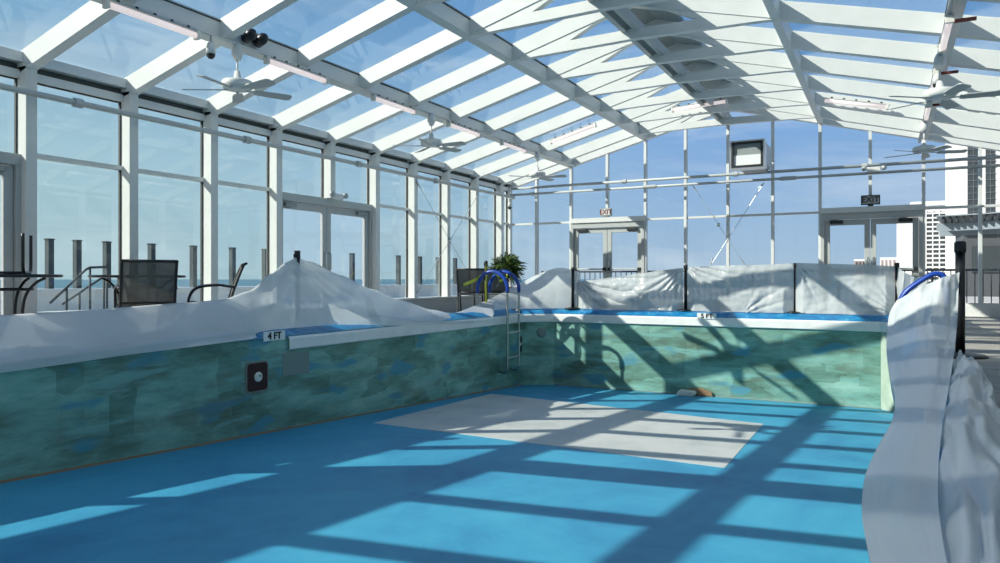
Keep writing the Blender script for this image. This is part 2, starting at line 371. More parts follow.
# double doors: leaf-by-leaf, in local coordinates along u (width) with v pointing into the hall
def double_door(name, loc, rz, width, htop, label, glz0=.12, closer=True, bar=None):
    d = empty(name, loc, rz, label, 'door', kind='structure')
    w = width
    MB().box(-.02, w + .02, -.02, .13, htop - .125, htop).build('head_frame', 'light_grey', d, bevel=.005)
    for x0 in (-.02, w - .05): MB().box(x0, x0 + .07, -.02, .13, 0, htop - .125).build('jamb', 'light_grey', d, bevel=.005)
    for k in (0, 1):
        x0 = .055 + k * (w / 2 - .05); x1 = x0 + w / 2 - .06
        lf = MB(); st = .10
        lf.box(x0, x0 + st, .03, .08, .01, htop - .135).box(x1 - st, x1, .03, .08, .01, htop - .135).box(x0 + st, x1 - st, .03, .08, htop - .245, htop - .135).box(x0 + st, x1 - st, .03, .08, .01, .22)
        leaf = lf.build('door_leaf', 'light_grey', d, bevel=.004)
        MB().box(x0 + st, x1 - st, .048, .058, .22, htop - .245).build('pane', 'clear_glass', leaf)
        xh = x1 - st / 2 if k == 0 else x0 + st / 2
        MB().tube([(xh, .08, .85), (xh, .125, .87), (xh, .125, 1.12), (xh, .08, 1.14)], .011, 8).build('handle', 'galvanised', leaf, smooth=True)
        if closer:
            xc = x0 + .10 if k == 0 else x1 - .34
            MB().box(xc, xc + .24, .08, .14, htop - .215, htop - .15).build('closer', 'black_plastic' if bar else 'grey_frame', leaf, bevel=.008)
            MB().obox((xc + .1, .12, htop - .14), (xc + .34, .16, htop - .125), .02, .012).build('closer_arm', 'grey_frame', leaf)
        if bar:
            MB().box(x0 + .02, x1 - .02, .10, .145, bar - .02, bar + .02).build('push_bar', 'galvanised', leaf, bevel=.006)
            for xx in (x0 + .02, x1 - .09): MB().box(xx, xx + .07, .08, .15, bar - .035, bar + .035).build('bar_end', 'black_plastic', leaf, bevel=.008)
    return d
double_door('door_1', (XG + .0, colY(5), 0), R(-90), colY(5) - colY(3) - .12, 2.06, 'grey framed double glass door in the seaward wall')
double_door('door_2', (XG + .0, colY(0), 0), R(-90), colY(0) - colY(-2) - .12, 2.06, 'grey framed double glass door beside the folded tables')

# ------------------------------------------------------------------ back and front gable walls
MX = [-7.613 + .9155 * i for i in range(-1, 11)] + [XG2]
MX[0] = XG + .02
def gable(name, y, sg, label, doors):
    w = empty(name, kind='structure', label=label, cat='glass wall')
    def bx(mb, x0, x1, a0, a1, z0, z1): ya, yb = y + sg * a0, y + sg * a1; return mb.box(x0, x1, min(ya, yb), max(ya, yb), z0, z1)
    n = 0
    for j, x in enumerate(MX):
        mid = any(a < j < b_ for a, b_ in doors)
        z0 = 2.12 if mid else 0
        ww = .045 if 0 < j < len(MX) - 1 else .06
        bx(MB(), x - ww, x + .015, 0, .11, z0, zu(x) + .06).build('mullion', 'white_paint', w, bevel=.004)
    for x0, x1 in zip(MX, MX[1:]):
        j = MX.index(x0)
        ind = any(a <= j < b_ for a, b_ in doors)
        wi = empty('window_%d' % SIDE_N[0], kind='structure', cat='window', label='glass bay %s' % (('above the doors ' if ind else '') + 'of the %s gable wall' % ('far' if sg < 0 else 'near')), group='glass bays of the %s gable wall' % ('far' if sg < 0 else 'near'))
        SIDE_N[0] += 1
        ya, yb = sorted((y + sg * .04, y + sg * .052))
        poly = [(x0, 2.09), (x1, 2.09), (x1, zt(x1) - .02)] + ([(XR, zt(XR) - .02)] if x0 < XR - .01 and x1 > XR + .01 else []) + [(x0, zt(x0) - .02)]
        MB().prism(poly, 'y', ya, yb).build('pane', 'clear_glass', wi)
        if ind:
            bx(MB(), x0, x1, 0, .16, 2.03, 2.14).build('transom', 'white_paint', wi)
        else:
            bx(MB(), x0, x1, .04, .052, .28, 2.03).build('pane', 'clear_glass', wi)
            bx(MB(), x0, x1, 0, .085, 2.04, 2.085).build('transom', 'white_paint', wi)
            bx(MB(), x0, x1, -.05, .16, -.3, .20).build('curb', 'coping_white', wi)
            bx(MB(), x0, x1, -.02, .13, .20, .25).build('sill', 'white_paint', wi)
    return w
gable('wall_back', YB + .11, -1, 'white framed glass gable wall at the far end', [(2, 4), (8, 10)])
gable('wall_front', YF - .11, 1, 'white framed glass gable wall behind the shallow end', [])
double_door('door_3', (MX[4] - .045, YB + .11, 0), R(180), MX[4] - MX[2] - .06, 2.03, 'white framed double door under the red exit sign', bar=.93)
double_door('door_4', (MX[10] - .045, YB + .11, 0), R(180), MX[10] - MX[8] - .06, 2.03, 'grey framed double door under the dark exit sign', bar=.90)

# ------------------------------------------------------------------ roof
roof = empty('ceiling', kind='structure', label='white rafters and purlins of the pitched glass roof', cat='glass roof')
FR = [colY(n) for n in NCOL] + [YB + .0]
def rafter(y, w, collar=True):
    xl, xr = XG - .05, XG2 + .05
    mb = MB()
    mb.prism([(xl, zu(xl)), (XR, zu(XR)), (XR, zt(XR)), (xl, zt(xl))], 'y', y, y + w)
    mb.prism([(XR, zu(XR)), (xr, zu(xr)), (xr, zt(xr)), (XR, zt(XR))], 'y', y, y + w)
    r = mb.build('rafter', 'white_paint', roof)
    if collar:
        zc = 3.886; mb = MB()
        for s in (-1, 1):
            def q(a): return XR + s * a
            pl = [(q(1.83), zu(q(1.83)) + .03), (q(1.80), zc - .01), (q(1.6), zc), (q(0), zc + .03), (q(0), zc + .165), (q(.88), zc + .15), (q(.36), zu(q(.36)) + .02)]
            mb.prism(pl, 'y', y + .012, y + w - .012)
        mb.build('collar', 'white_paint', r)
for y in FR[:-1]:
    rafter(y, .45 if abs(y - colY(-2)) < .01 else .12)  # one unseen rafter widened to cast a broad shadow band
rafter(FR[-1] - .01, .16, False)
rafter(YF, .16, False)
for x in PX:
    s = 1 if x > XR else -1
    MB().prism([(x - .055, zu(x) - .005 - PIT * s * -.055), (x + .055, zu(x) - .005 - PIT * s * .055), (x + .055, zt(x) - PIT * s * .055), (x - .055, zt(x) + PIT * s * .055)], 'y', YF, YB + .1).build('purlin', 'white_paint', roof)
for dx in (-.085, .085): MB().box(XR + dx - .035, XR + dx + .035, YF, YB, 4.02, 4.16).build('ridge_rail', 'light_grey', roof)
MB().prism([(XR - .40, zt(XR - .40) - .03), (XR, zt(XR) - .03), (XR + .40, zt(XR + .40) - .03), (XR + .40, zt(XR + .40) + .03), (XR, zt(XR) + .05), (XR - .40, zt(XR - .40) + .03)], 'y', YF, YB + .1).build('ridge_cap', 'grey_frame', roof)
xs = [XG - .04, P1 - .055, P1 + .055, P2 - .055, P2 + .055, XR - .40]
segs = [(xs[0], xs[1]), (xs[2], xs[3]), (xs[4], xs[5])]; segs += [(2 * XR - b_, 2 * XR - a) for a, b_ in segs]
fy = [YF] + FR
for a, b_ in segs:
    for k, (y0, y1) in enumerate(zip(fy, fy[1:])):
        y0_ = y0 + .10
        if y1 - y0_ < .1: continue
        o = MB().prism([(a, zt(a) - .02), (b_, zt(b_) - .02), (b_, zt(b_) - .006), (a, zt(a) - .006)], 'y', y0_, y1 + .02).build(*(('sun_diffuser', 'frosted_diffuser') if (abs(.5 * (a + b_) - XR) < 1.83 and a < XR and y1 < 3.5) or (abs(.5 * (a + b_) - XR) < 3.6 and a < XR and y1 < -.6) else ('roof_pane', 'roof_glass')), roof)  # unseen frosted panels added to soften sun on the landward sheet
for a, b_ in segs:                                   # dark gaskets along the upper purlin edges
    lo = a if a < XR else b_
    MB().box(lo - .012, lo + .012, YF, YB, zt(lo) - .035, zt(lo) - .021).build('gasket', 'gasket', roof)

# ------------------------------------------------------------------ surroundings
FV, RV, CV = Vector((-math.sin(R(28.12)), math.cos(R(28.12)), 0)), Vector((math.cos(R(28.12)), math.sin(R(28.12)), 0)), Vector((0, 0, .70))
def ray(x, y): return FV + RV * ((x - 500) / 725.4) - Vector((0, 0, 1)) * ((y - 279) / 725.4)
def atY(x, y, Y): d = ray(x, y); return CV + d * (Y / d.y)
def atX(x, y, X): d = ray(x, y); return CV + d * (X / d.x)

tag(MB().box(-9000, 9000, -300, 12000, -7, -6).build('sea', 'sea_water'), 'calm blue sea out to the horizon beyond the glass', 'sea', kind='structure')
g = empty('ground', kind='structure', label='pale stone terrace around the pool hall', cat='terrace')
for a in ((-15.9, XG - .11, -30, 60), (XG2 + .11, 40, -30, 60), (XG - .11, XG2 + .11, YB + .25, 60), (XG - .11, XG2 + .11, -30, YF - .25)):
    MB().box(*a, -.5, -.03).build('terrace', 'terrace_stone', g)
tag(MB().box(0, 900, 60, 2500, -5.9, -5).build('ground', 'terrace_stone'), 'city ground beyond the terrace', 'land', kind='structure')
sw = empty('sea_wall', (-16, 20, -.03), label='low white sea wall beyond the seaward windows', cat='wall', kind='structure')
MB().box(-.2, .2, -40, 60, 0, .46).build('wall', 'seawall', sw); MB().box(-.26, .26, -40, 60, .46, .52).build('cap', 'coping_white', sw)
# posts on the sea wall
proto = None
for Y in (9.25, 9.86, 10.56, 11.72, 12.94, 14.22, 15.41, 16.72, 18.04, 19.31, 20.6, 21.95, 23.34, 24.63, 25.94, 27.25):
    if proto is None:
        proto = empty('sea_wall_post', label='square grey timber post standing on the white sea wall outside the seaward windows', cat='post', group='timber posts on the sea wall')
        MB().box(-.075, .075, -.06, .06, 0, 1.06).build('post', 'post_wood', proto, bevel=.006)
        MB().prism([(-.09, 0), (.09, 0), (.09, .015), (0, .03), (-.09, .015)], 'y', -.075, .075).build('cap', 'post_wood', proto, loc=(0, 0, 1.06))
        o = proto
    else: o = copy_tree(proto)
    o.location = (-16, Y, .49)
# beach stair handrails
for k, X in enumerate((-12.6, -13.6)):
    h = empty('stair_handrail', (X, 8, 0), label='grey tubular stair handrail on the terrace, %s of the two' % ('nearer' if k == 0 else 'farther'), cat='handrail', group='terrace stair handrails')
    pts = [atX(*q, X) - Vector((X, 8, 0)) for q in (((50, 303), (86, 269.5), (90, 267.5), (107, 267)) if k == 0 else ((62, 304.5), (100, 279), (104, 277), (118, 276)))]
    MB().tube(pts, .022, 8).build('rail', 'post_wood', h, smooth=True)
    for q in (pts[0].lerp(pts[1], .45), pts[2], pts[3]): MB().tube([(q.x, q.y, -.03), q], .02, 8).build('baluster', 'post_wood', h, smooth=True)
# far buildings
def far_box(name, x0, x1, ytop, Y, depth, m, label, cat='building'):
    a, b_ = atY(x0, ytop, Y), atY(x1, ytop, Y)
    o = empty(name, (a.x, Y, -5.2), label=label, cat=cat)
    MB().box(0, b_.x - a.x, 0, depth, 0, a.z + 5.2).build('wall', m, o)
    return o, a, b_
t_, a, b_ = far_box('tower_building', 949.6, 1060, 84, 420, 30, 'tower_white', 'tall white tower with dark stacked balconies behind the glass gable')
for x0, x1 in ((967.5, 979.5), (985.5, 995.5), (1012, 1024)):
    p, q = atY(x0, 0, 420).x - a.x, atY(x1, 0, 420).x - a.x
    MB().box(p, q, -.08, -.03, 12, a.z + 3.2).build('balcony_glass', 'tower_window', t_)
    prof = [(.4, 12), (-.02, 12)]
    for k in range(int((a.z - 11) / 3.05)): prof += [(-.02, 14 + k * 3.05), (-.5, 14 + k * 3.05), (-.5, 14.3 + k * 3.05), (-.02, 14.3 + k * 3.05)]
    MB().prism(prof + [(.4, prof[-1][1])], 'x', p, q).build('balcony_front', 'tower_slab', t_)
    MB().box((p + q) / 2 - .12, (p + q) / 2 + .12, -.4, 0, 12, a.z + 3.2).build('divider', 'tower_slab', t_)
t_, a, b_ = far_box('slab_building', 911.5, 953, 203, 480, 20, 'tower_white', 'white slab block with a gridded window side seen through the far right door')
p, q = atY(926, 0, 480).x - a.x, atY(953, 0, 480).x - a.x
MB().box(p, q, -.1, .3, 2, 44).build('window_field', 'tower_window', t_)
gr = MB()
for k in range(17): gr.box(p, q, -.5, -.1, 2 + k * 2.55, 2.9 + k * 2.55)
for k in range(5): gr.box(p + (q - p) * k / 4 - .3, p + (q - p) * k / 4 + .3, -.6, -.1, 2, 45)
gr.build('window_grid', 'tower_white', t_)
MB().box(atY(897, 0, 480).x - a.x, 0, 0, 20, 0, atY(900, 213, 480).z + 5.2).build('wing', 'tower_white', t_)
MB().box(-.5, q + .5, -1, 20, atY(900, 207, 480).z + 5.2, atY(900, 203, 480).z + 5.4).build('parapet', 'tower_white', t_)
t_, a, b_ = far_box('low_building', 880, 896.5, 257.5, 900, 20, 'tower_white', 'distant white block with brown window strips right of the door stile')
for k in range(4):
    w_ = b_.x - a.x; MB().box(w_ * (.08 + .24 * k), w_ * (.20 + .24 * k), -.3, .2, 2, a.z + 2.5).build('window_strip', 'brick_far', t_)
t_, a, b_ = far_box('brick_building', 854.5, 866, 259.5, 900, 20, 'brick_far', 'distant low brown block left of the door stile')
MB().box(-.5, b_.x - a.x + .5, -.6, 20, a.z + 3.2, a.z + 5.4).build('parapet', 'tower_white', t_)
w_ = b_.x - a.x
for k in range(3): MB().box(w_ * (.12 + .3 * k), w_ * (.28 + .3 * k), -.2, .1, a.z - 1, a.z + 2.2).build('window', 'tower_window', t_)

# pergola outside the far right corner
pg = empty('pergola', (3.5, 28, -.03), label='grey-blue curved pergola with rafter tails beyond the far right glass', cat='pergola')
arc = [(1.45, 28.4), (2.2, 28.2), (3.0, 27.8), (3.8, 27.1), (4.5, 26.2), (5.2, 25.0), (5.8, 23.8)]
def pl(x, y, z): return (x - 3.5, y - 28, z + .03)
for (x0, y0), (x1, y1) in zip(arc, arc[1:]): pass
rows = []
pth = smooth_path([(x, y, 0) for x, y in arc], 4)
rows = [[pl(p.x, p.y, 2.30), pl(p.x, p.y, 2.56), pl(p.x + .05, p.y + .06, 2.56), pl(p.x + .05, p.y + .06, 2.30), pl(p.x, p.y, 2.30)] for p in pth]
MB().grid(rows).build('fascia_beam', 'pergola_paint', pg)
rows = [[pl(p.x + .25, p.y + 3.2, 2.30), pl(p.x + .25, p.y + 3.2, 2.52), pl(p.x + .3, p.y + 3.26, 2.52), pl(p.x + .3, p.y + 3.26, 2.30), pl(p.x + .25, p.y + 3.2, 2.30)] for p in pth]
MB().grid(rows).build('rear_beam', 'pergola_paint', pg)
for k, p in enumerate(pth[1::1]):
    MB().obox(pl(p.x - .02, p.y - .30, 2.66), pl(p.x + .32, p.y + 3.7, 2.66), .07, .20).build('rafter', 'pergola_dark', pg)
rows = [[pl(p.x - .03, p.y - .40, 2.765), pl(p.x - .03, p.y - .40, 2.80), pl(p.x + .33, p.y + 3.8, 2.80), pl(p.x + .33, p.y + 3.8, 2.765), pl(p.x - .03, p.y - .40, 2.765)] for p in pth]
MB().grid(rows).build('roof_sheet', 'pergola_paint', pg)
for x, y in ((5.35, 24.8), (5.6, 28.0)): MB().box(x - 3.5 - .12, x - 3.5 + .12, y - 28 - .12, y - 28 + .12, 0, 2.36).build('post', 'pergola_paint', pg, bevel=.01)
hut = empty('terrace_hut', (5, 36, -.03), label='dark grey hut with black windows standing behind the pergola', cat='hut')
MB().box(-2.2, 4, 0, 4, 0, 2.75).build('wall', 'hut_wall', hut)
for k in range(4): MB().box(-1.9 + k * 1.4, -.9 + k * 1.4, -.05, .05, 1.0, 2.1).build('window', 'tower_window', hut)
MB().box(-2.4, 4.2, -.3, 4.2, 2.75, 2.95).build('roof', 'pergola_dark', hut)

# terrace railing behind the far gable
rl = empty('terrace_railing', (-2, 18.2, -.03), label='black terrace railing with thin balusters behind the far gable', cat='railing')
MB().box(-6.4, 6.6, -.025, .025, .90, .945).build('top_rail', 'pergola_dark', rl); MB().box(-6.4, 6.6, -.02, .02, .1, .135).build('bottom_rail', 'pergola_dark', rl)
me = None
for k in range(90):
    if me is None: bal = MB().box(-.009, .009, -.009, .009, .135, .90).build('baluster', 'pergola_dark', rl)
    else: bal = bal.copy(); COL.objects.link(bal)
    me = bal; bal.location = (-6.3 + k * .1438, 0, 0)
for k in range(8): MB().box(-6.4 + k * 1.85 - .025, -6.4 + k * 1.85 + .025, -.025, .025, 0, .95).build('post', 'pergola_dark', rl)

# ------------------------------------------------------------------ pipes, braces, conduits
def pipe_run(name, p, q, r, label, coup=(), m='light_grey'):
    p, q = Vector(p), Vector(q); o = empty(name, p, label=label, cat='pipe')
    MB().tube([(0, 0, 0), q - p], r, 12).build('pipe', m, o, smooth=True)
    d = (q - p).normalized()
    for s in coup: MB().tube([d * (s - .05), d * (s + .05)], r * 1.55, 12).build('coupling', m, o, smooth=False)
    return o
pipe_run('sprinkler_pipe', (-8.10, YF + .2, 2.695), (-8.10, 15.9, 2.695), .034, 'grey sprinkler pipe running along the seaward columns', [5.0 - YF - .2, 7.46 - YF - .2, 9.95 - YF - .2, 12.4 - YF - .2])
pipe_run('wall_pipe', (-8.2, 15.95, 2.925), (2.2, 15.95, 2.925), .032, 'upper of two pale pipes across the far gable', [2.9, 5.35, 7.8])
pipe_run('wall_pipe', (-8.2, 15.90, 2.765), (2.2, 15.90, 2.765), .028, 'lower of two pale pipes across the far gable', [.6, 3.4, 3.5, 3.6, 6.3, 6.4, 6.5])
pipe_run('light_conduit', (P1 + .12, YF + .2, 3.395), (P1 + .12, YB, 3.395), .017, 'grey conduit under the seaward purlin carrying the heater tubes', [], 'galvanised')
pipe_run('light_conduit', (2 * XR - P1 - .08, YF + .2, 3.345), (2 * XR - P1 - .08, YB, 3.345), .028, 'pale conduit under the landward purlin carrying the heater tubes', [4, 8, 12])
def brace(name, a, b_, c, d, label, cat='brace'):
    a, b_, c, d = map(Vector, (a, b_, c, d)); o = empty(name, a, label=label, cat=cat)
    MB().tube([(0, 0, 0), b_ - a], .0055, 6).build('rod', 'galvanised', o); MB().tube([c - a, d - a], .007, 6).build('rod', 'galvanised', o)
    m_ = (a + b_) / 2 - a; MB().tube([m_ - Vector((0, .03, .02)), m_ + Vector((0, .03, .02))], .03, 10).build('ring', 'galvanised', o)
    for e in (a, b_, c, d): MB().tube([e - a - (e - (a + b_) / 2).normalized() * .16, e - a], .014, 8).build('turnbuckle', 'galvanised', o)
    return o
brace('cross_brace', (-8.215, colY(6) + .06, 2.62), (-8.215, colY(8) + .06, .42), (-8.215, colY(8) + .06, 2.62), (-8.215, colY(6) + .06, .42), 'thin steel cross brace over the seaward glass near the corner')
brace('cross_brace', tuple(atY(693, 186, 16.14)), tuple(atY(745, 265, 16.14)), tuple(atY(764, 183, 16.14)), tuple(atY(711, 265, 16.14)), 'thin steel cross brace on the far gable below the heater box')

# ------------------------------------------------------------------ ceiling fans
def make_fan():
    f = empty('ceiling_fan', label='x', cat='ceiling fan', group='ceiling fans')
    MB().lathe([(0, .0), (.035, 0), (.06, -.06), (.065, -.13), (.035, -.19), (0, -.19)], 20).build('canopy', 'white_plain', f, smooth=True)
    MB().tube([(0, 0, -.18), (0, 0, -.36)], .012, 10).build('downrod', 'white_plain', f, smooth=True)
    MB().lathe([(0, -.32), (.03, -.32), (.045, -.40), (.16, -.43), (.175, -.455), (.175, -.50), (.15, -.525), (.05, -.535), (0, -.535)], 28).build('motor', 'white_plain', f, smooth=True)
    for k in range(5):
        a = k * math.tau / 5 + .32; rot = Matrix.Rotation(a, 4, 'Z')
        ir = MB().box(.10, .24, -.018, .018, -.535, -.525).move(rot).build('blade_iron', 'light_grey', f)
        bl = MB().prism([(.20, -.045), (.24, -.06), (.60, -.07), (.63, -.045), (.63, .045), (.60, .07), (.24, .06), (.20, .045)], 'z', -.005, .004)
        bl.move(rot @ Matrix.Translation((0, 0, -.53)) @ Matrix.Rotation(R(-13), 4, 'X')).build('blade', 'light_grey', f)
    return f
fan = None
for x, y, lab in ((P1 + .12, 5.92, 'white ceiling fan above the tables, nearest on the seaward side'), (P1 + .12, 9.93, 'white ceiling fan above the seaward double door, middle of the seaward three'), (P1 + .12, 14.0, 'white ceiling fan at the far gable end of the seaward row'),
                  (2 * XR - P1 - .08, 9.95, 'pale ceiling fan under the landward purlin, nearer of the landward two'), (2 * XR - P1 - .08, 14.1, 'pale ceiling fan in front of the white tower, farther of the landward two')):
    o = fan = make_fan() if fan is None else copy_tree(fan)
    o.location = (x, y, 3.40 if x < 0 else 3.35); o['label'] = lab; o.rotation_euler = (0, 0, 0.35 * y)

# ------------------------------------------------------------------ heater tubes
def make_tube():
    t = empty('heater_tube', label='x', cat='heater tube', group='pink heater tubes under the roof')
    MB().tube([(0, -.5, 0), (0, .5, 0)], .032, 12).build('tube', 'heater_tube', t, smooth=True)
    MB().box(-.02, .02, -.54, .54, .034, .052).build('rail', 'light_grey', t)
    for y in (-.53, .50): MB().box(-.04, .04, y, y + .035, -.04, .05).build('end_cap', 'bone', t, bevel=.005)
    for k in range(5): MB().box(-.018, .018, -.42 + k * .2, -.385 + k * .2, .048, .075).build('clip', 'black_plastic', t)
    return t
tub = None
cx = P1 + .12; rx = 2 * XR - P1 - .08
TUBES = [((cx, 4.85, 3.325), 0, 0, 'pink heater tube on the seaward conduit nearest the camera'), ((cx, 6.88, 3.325), 0, 0, 'pink heater tube on the seaward conduit just beyond the nearest fan'),
         ((cx, 8.93, 3.325), 0, 0, 'pink heater tube on the seaward conduit just before the middle fan'), ((cx, 10.97, 3.325), 0, 0, 'pink heater tube on the seaward conduit just beyond the middle fan'), ((cx, 12.9, 3.325), 0, 0, 'pink heater tube on the seaward conduit just before the far fan'),
         ((-5.815, 14.12, 3.740), R(90), R(-14.6), 'white heater tube slung across a sloping seaward rafter near the gable'), ((-3.197, 14.12, 4.034), R(90), R(-3), 'pink heater tube slung under the ridge near the gable'), ((-0.500, 14.12, 3.764), R(90), R(13), 'pink heater tube slung across a landward rafter near the gable'),
         ((rx, 8.9, 3.26), 0, 0, 'pink heater tube on the landward conduit nearest the camera'), ((rx, 11.0, 3.26), 0, 0, 'pink heater tube on the landward conduit between the two fans'), ((rx, 12.9, 3.26), 0, 0, 'pink heater tube on the landward conduit just before the far fan')]
for loc, rz, rx_, lab in TUBES:
    o = tub = make_tube() if tub is None else copy_tree(tub)
    o.location = loc; o.rotation_euler = (rx_, 0, rz); o['label'] = lab
    if loc[0] > 0: MB().box(.05, .24, -.32, -.28, .02, .05).build('bracket', 'lamp_red', o)
    if rz: o.rotation_euler = Matrix.Rotation(-rx_, 4, 'Y').to_euler() ; o.rotation_euler = (Matrix.Rotation(rx_, 4, 'Y') @ Matrix.Rotation(rz, 4, 'Z')).to_euler()

# cameras and small lights
def cctv(name, loc, rz, lab):
    o = empty(name, loc, rz, lab, 'camera')
    MB().tube([(0, 0, .0), (0, 0, -.10)], .012, 8).build('bracket', 'light_grey', o, smooth=True)
    MB().lathe([(0, -.08), (.035, -.08), (.05, -.13), (.05, -.20), (0, -.20)], 16).build('housing', 'white_plain', o, smooth=True)
    MB().lathe([(.046, -.2), (.045, -.225), (.025, -.25), (0, -.255)], 16).build('lens_dome', 'black_plastic', o, smooth=True)
cctv('security_camera', (-8.08, 15.62, 2.64), 0, 'small white camera with a black dome hanging from the pipe in the far corner')
cctv('security_camera', (P1 + .12, 5.55, 3.38), 0, 'small camera with a black dome on the conduit above the nearest fan')
cctv('security_camera', (rx, 10.5, 3.32), 0, 'small camera with a black dome on the landward conduit')
sp = empty('spotlight', (P1 + .06, 6.15, 3.52), 0, 'pair of black spotlights clamped to the purlin above the nearest fan', 'spotlight')
MB().box(-.02, .03, -.12, .12, -.02, .02).build('bracket', 'black_metal', sp)
for y in (-.09, .09): MB().lathe([(0, -.07), (.05, -.07), (.065, .03), (.055, .08), (.02, .11), (0, .11)], 16).move(Matrix.Translation((.09, y, -.0)) @ Matrix.Rotation(R(60), 4, 'Y')).build('lamp_head', 'black_metal', sp, smooth=True)
def emergency(loc, rz, lab):
    o = empty('emergency_light', loc, rz, lab, 'light')
    MB().box(-.12, .12, -.03, .03, -.05, .05).build('body', 'white_plain', o, bevel=.015)
    for x in (-.17, .17): MB().lathe([(0, -.03), (.045, -.03), (.05, .01), (.03, .05), (0, .055)], 14).move(Matrix.Translation((x, .02, .03)) @ Matrix.Rotation(R(100), 4, 'X')).build('lamp_head', 'light_grey', o, smooth=True)
emergency(atY(874, 169.5, 15.82), 0, 'white twin-head emergency light on the pipes above the dark exit sign')
emergency((-8.25, colY(4) + .2, 2.10), R(-90), 'white twin-head emergency light above the seaward double door')

# unit heater on the far gable
hv = empty('unit_heater', (-2.42, 15.35, 2.855), label='boxy metal unit heater high on the far gable', cat='heater')
hf = MB()
W2, Hh = .325, .56
hf.box(-W2, W2, -.60, -.34, 0, .035).box(-W2, W2, -.60, -.34, Hh - .035, Hh).box(-W2, -W2 + .035, -.60, -.34, .035, Hh - .035).box(W2 - .035, W2, -.60, -.34, .035, Hh - .035)
hf.build('front_casing', 'alu', hv)
MB().box(-W2 + .02, W2 - .02, -.34, .55, .11, Hh - .02).build('body', 'light_grey', hv, bevel=.01)
gk = MB(); a0, a1, z0, z1 = -W2 + .03, W2 - .03, .03, Hh - .03
gk.box(a0, a1, -.61, -.5, z0, z0 + .04).box(a0, a1, -.61, -.5, z1 - .04, z1).box(a0, a0 + .04, -.61, -.5, z0 + .04, z1 - .04).box(a1 - .04, a1, -.61, -.5, z0 + .04, z1 - .04)
gk.build('black_seal', 'black_plastic', hv)
MB().box(a0 + .03, a1 - .03, -.575, -.55, z0 + .03, z0 + .24).build('bright_reflection', 'screen_reflection', hv); MB().box(a0 + .03, a1 - .03, -.56, -.54, z0 + .24, z1 - .03).build('dull_reflection', 'grey_frame', hv)  # white and grey halves paint a reflection on the screen
MB().box(-W2 + .1, W2 - .1, -.2, .62, .06, .11).build('bracket', 'grey_frame', hv)

def lettering(txt, size, ink, parent, loc, sx=1.0):
    c = bpy.data.curves.new('lettering', 'FONT'); c.body = txt; c.align_x = 'CENTER'; c.align_y = 'CENTER'; c.size = size; c.extrude = .003; c.offset = .003; c.resolution_u = 3
    tmp = bpy.data.objects.new('lettering', c); COL.objects.link(tmp); bpy.context.view_layer.update()
    me = bpy.data.meshes.new_from_object(tmp.evaluated_get(bpy.context.evaluated_depsgraph_get())); bpy.data.objects.remove(tmp)
    me.materials.clear(); me.materials.append(M[ink]); t = bpy.data.objects.new('lettering', me); COL.objects.link(t); t.parent = parent
    t.location = loc; t.rotation_euler = (R(90), 0, 0); t.scale = (sx, 1, 1); return t
# exit signs
def exit_sign(loc, w_, h_, face, ink, case, lab):
    o = empty('exit_sign', loc, 0, lab, 'exit sign')
    MB().box(-w_ / 2, w_ / 2, -.02, .04, .03, .03 + h_).build('case', case, o, bevel=.008)
    MB().box(-w_ / 2 + .02, w_ / 2 - .02, -.026, -.02, .05, .01 + h_).build('face', face, o)
    MB().box(-.05, .05, -.01, .03, 0, .03).build('stand', case, o)
    lettering('EXIT', h_ * .86, ink, o, (0, -.029, .03 + h_ / 2), .92)
exit_sign((atY(870.5, 208, 16.11).x, 16.11, 2.14), .34, .19, 'light_grey', 'ink', 'black_plastic', 'dark framed exit sign above the far right double door')
exit_sign((atY(606, 220, 16.11).x, 16.11, 2.14), .27, .18, 'white_plain', 'sign_red', 'grey_frame', 'white exit sign with red letters above the far left double door')

# ------------------------------------------------------------------ pool fittings
def rrect(w, h, r, n=5):
    return [(sx_ * (w - r) + r * math.cos(a + k * math.pi / 2 / n), sz_ * (h - r) + r * math.sin(a + k * math.pi / 2 / n)) for sx_, sz_, a in ((1, 1, 0), (-1, 1, math.pi / 2), (-1, -1, math.pi), (1, -1, 1.5 * math.pi)) for k in range(n + 1)]
o = empty('pool_light', (PL, 6.02, -.42), label='square pool light niche with a rusty plate and white fitting', cat='pool light')
MB().prism(rrect(.165, .175, .045), 'x', -.02, .012).build('surround', 'niche_rim', o)
MB().prism(rrect(.148, .158, .04), 'x', 0, .018).build('rusty_plate', 'rust', o)
MB().lathe([(0, 0), (.055, 0), (.058, .012), (.04, .02), (0, .022)], 18).move(Matrix.Translation((.018, .0, .0)) @ Matrix.Rotation(R(90), 4, 'Y')).build('fitting', 'bone', o, smooth=True)
MB().lathe([(0, 0), (.012, 0), (.012, .006), (0, .006)], 10).move(Matrix.Translation((.038, .01, .012)) @ Matrix.Rotation(R(90), 4, 'Y')).build('fitting_hole', 'ink', o)
tag(MB().box(PL - .01, PL + .006, 6.42, 6.88, -.47, -.19).build('wall_plate', 'light_patch', bevel=.01), 'pale square plate on the green wall right of the rusty niche', 'plate')
o = empty('pool_inlet', (PL, 12.765, -.58), label='narrow black inlet niche on the green wall beside the ladder', cat='inlet')
MB().prism(rrect(.08, .15, .025), 'x', -.02, .012).build('surround', 'black_plastic', o); MB().lathe([(0, 0), (.04, 0), (.035, .015), (0, .018)], 14).move(Matrix.Translation((.012, 0, 0)) @ Matrix.Rotation(R(90), 4, 'Y')).build('fitting', 'bone', o, smooth=True)
n_ = Vector((.397, -.518, 0)).normalized(); pc = Vector((PL, 12.862, 0)).lerp(Vector((-5.86, PB, 0)), .60) + Vector((0, 0, -.36))
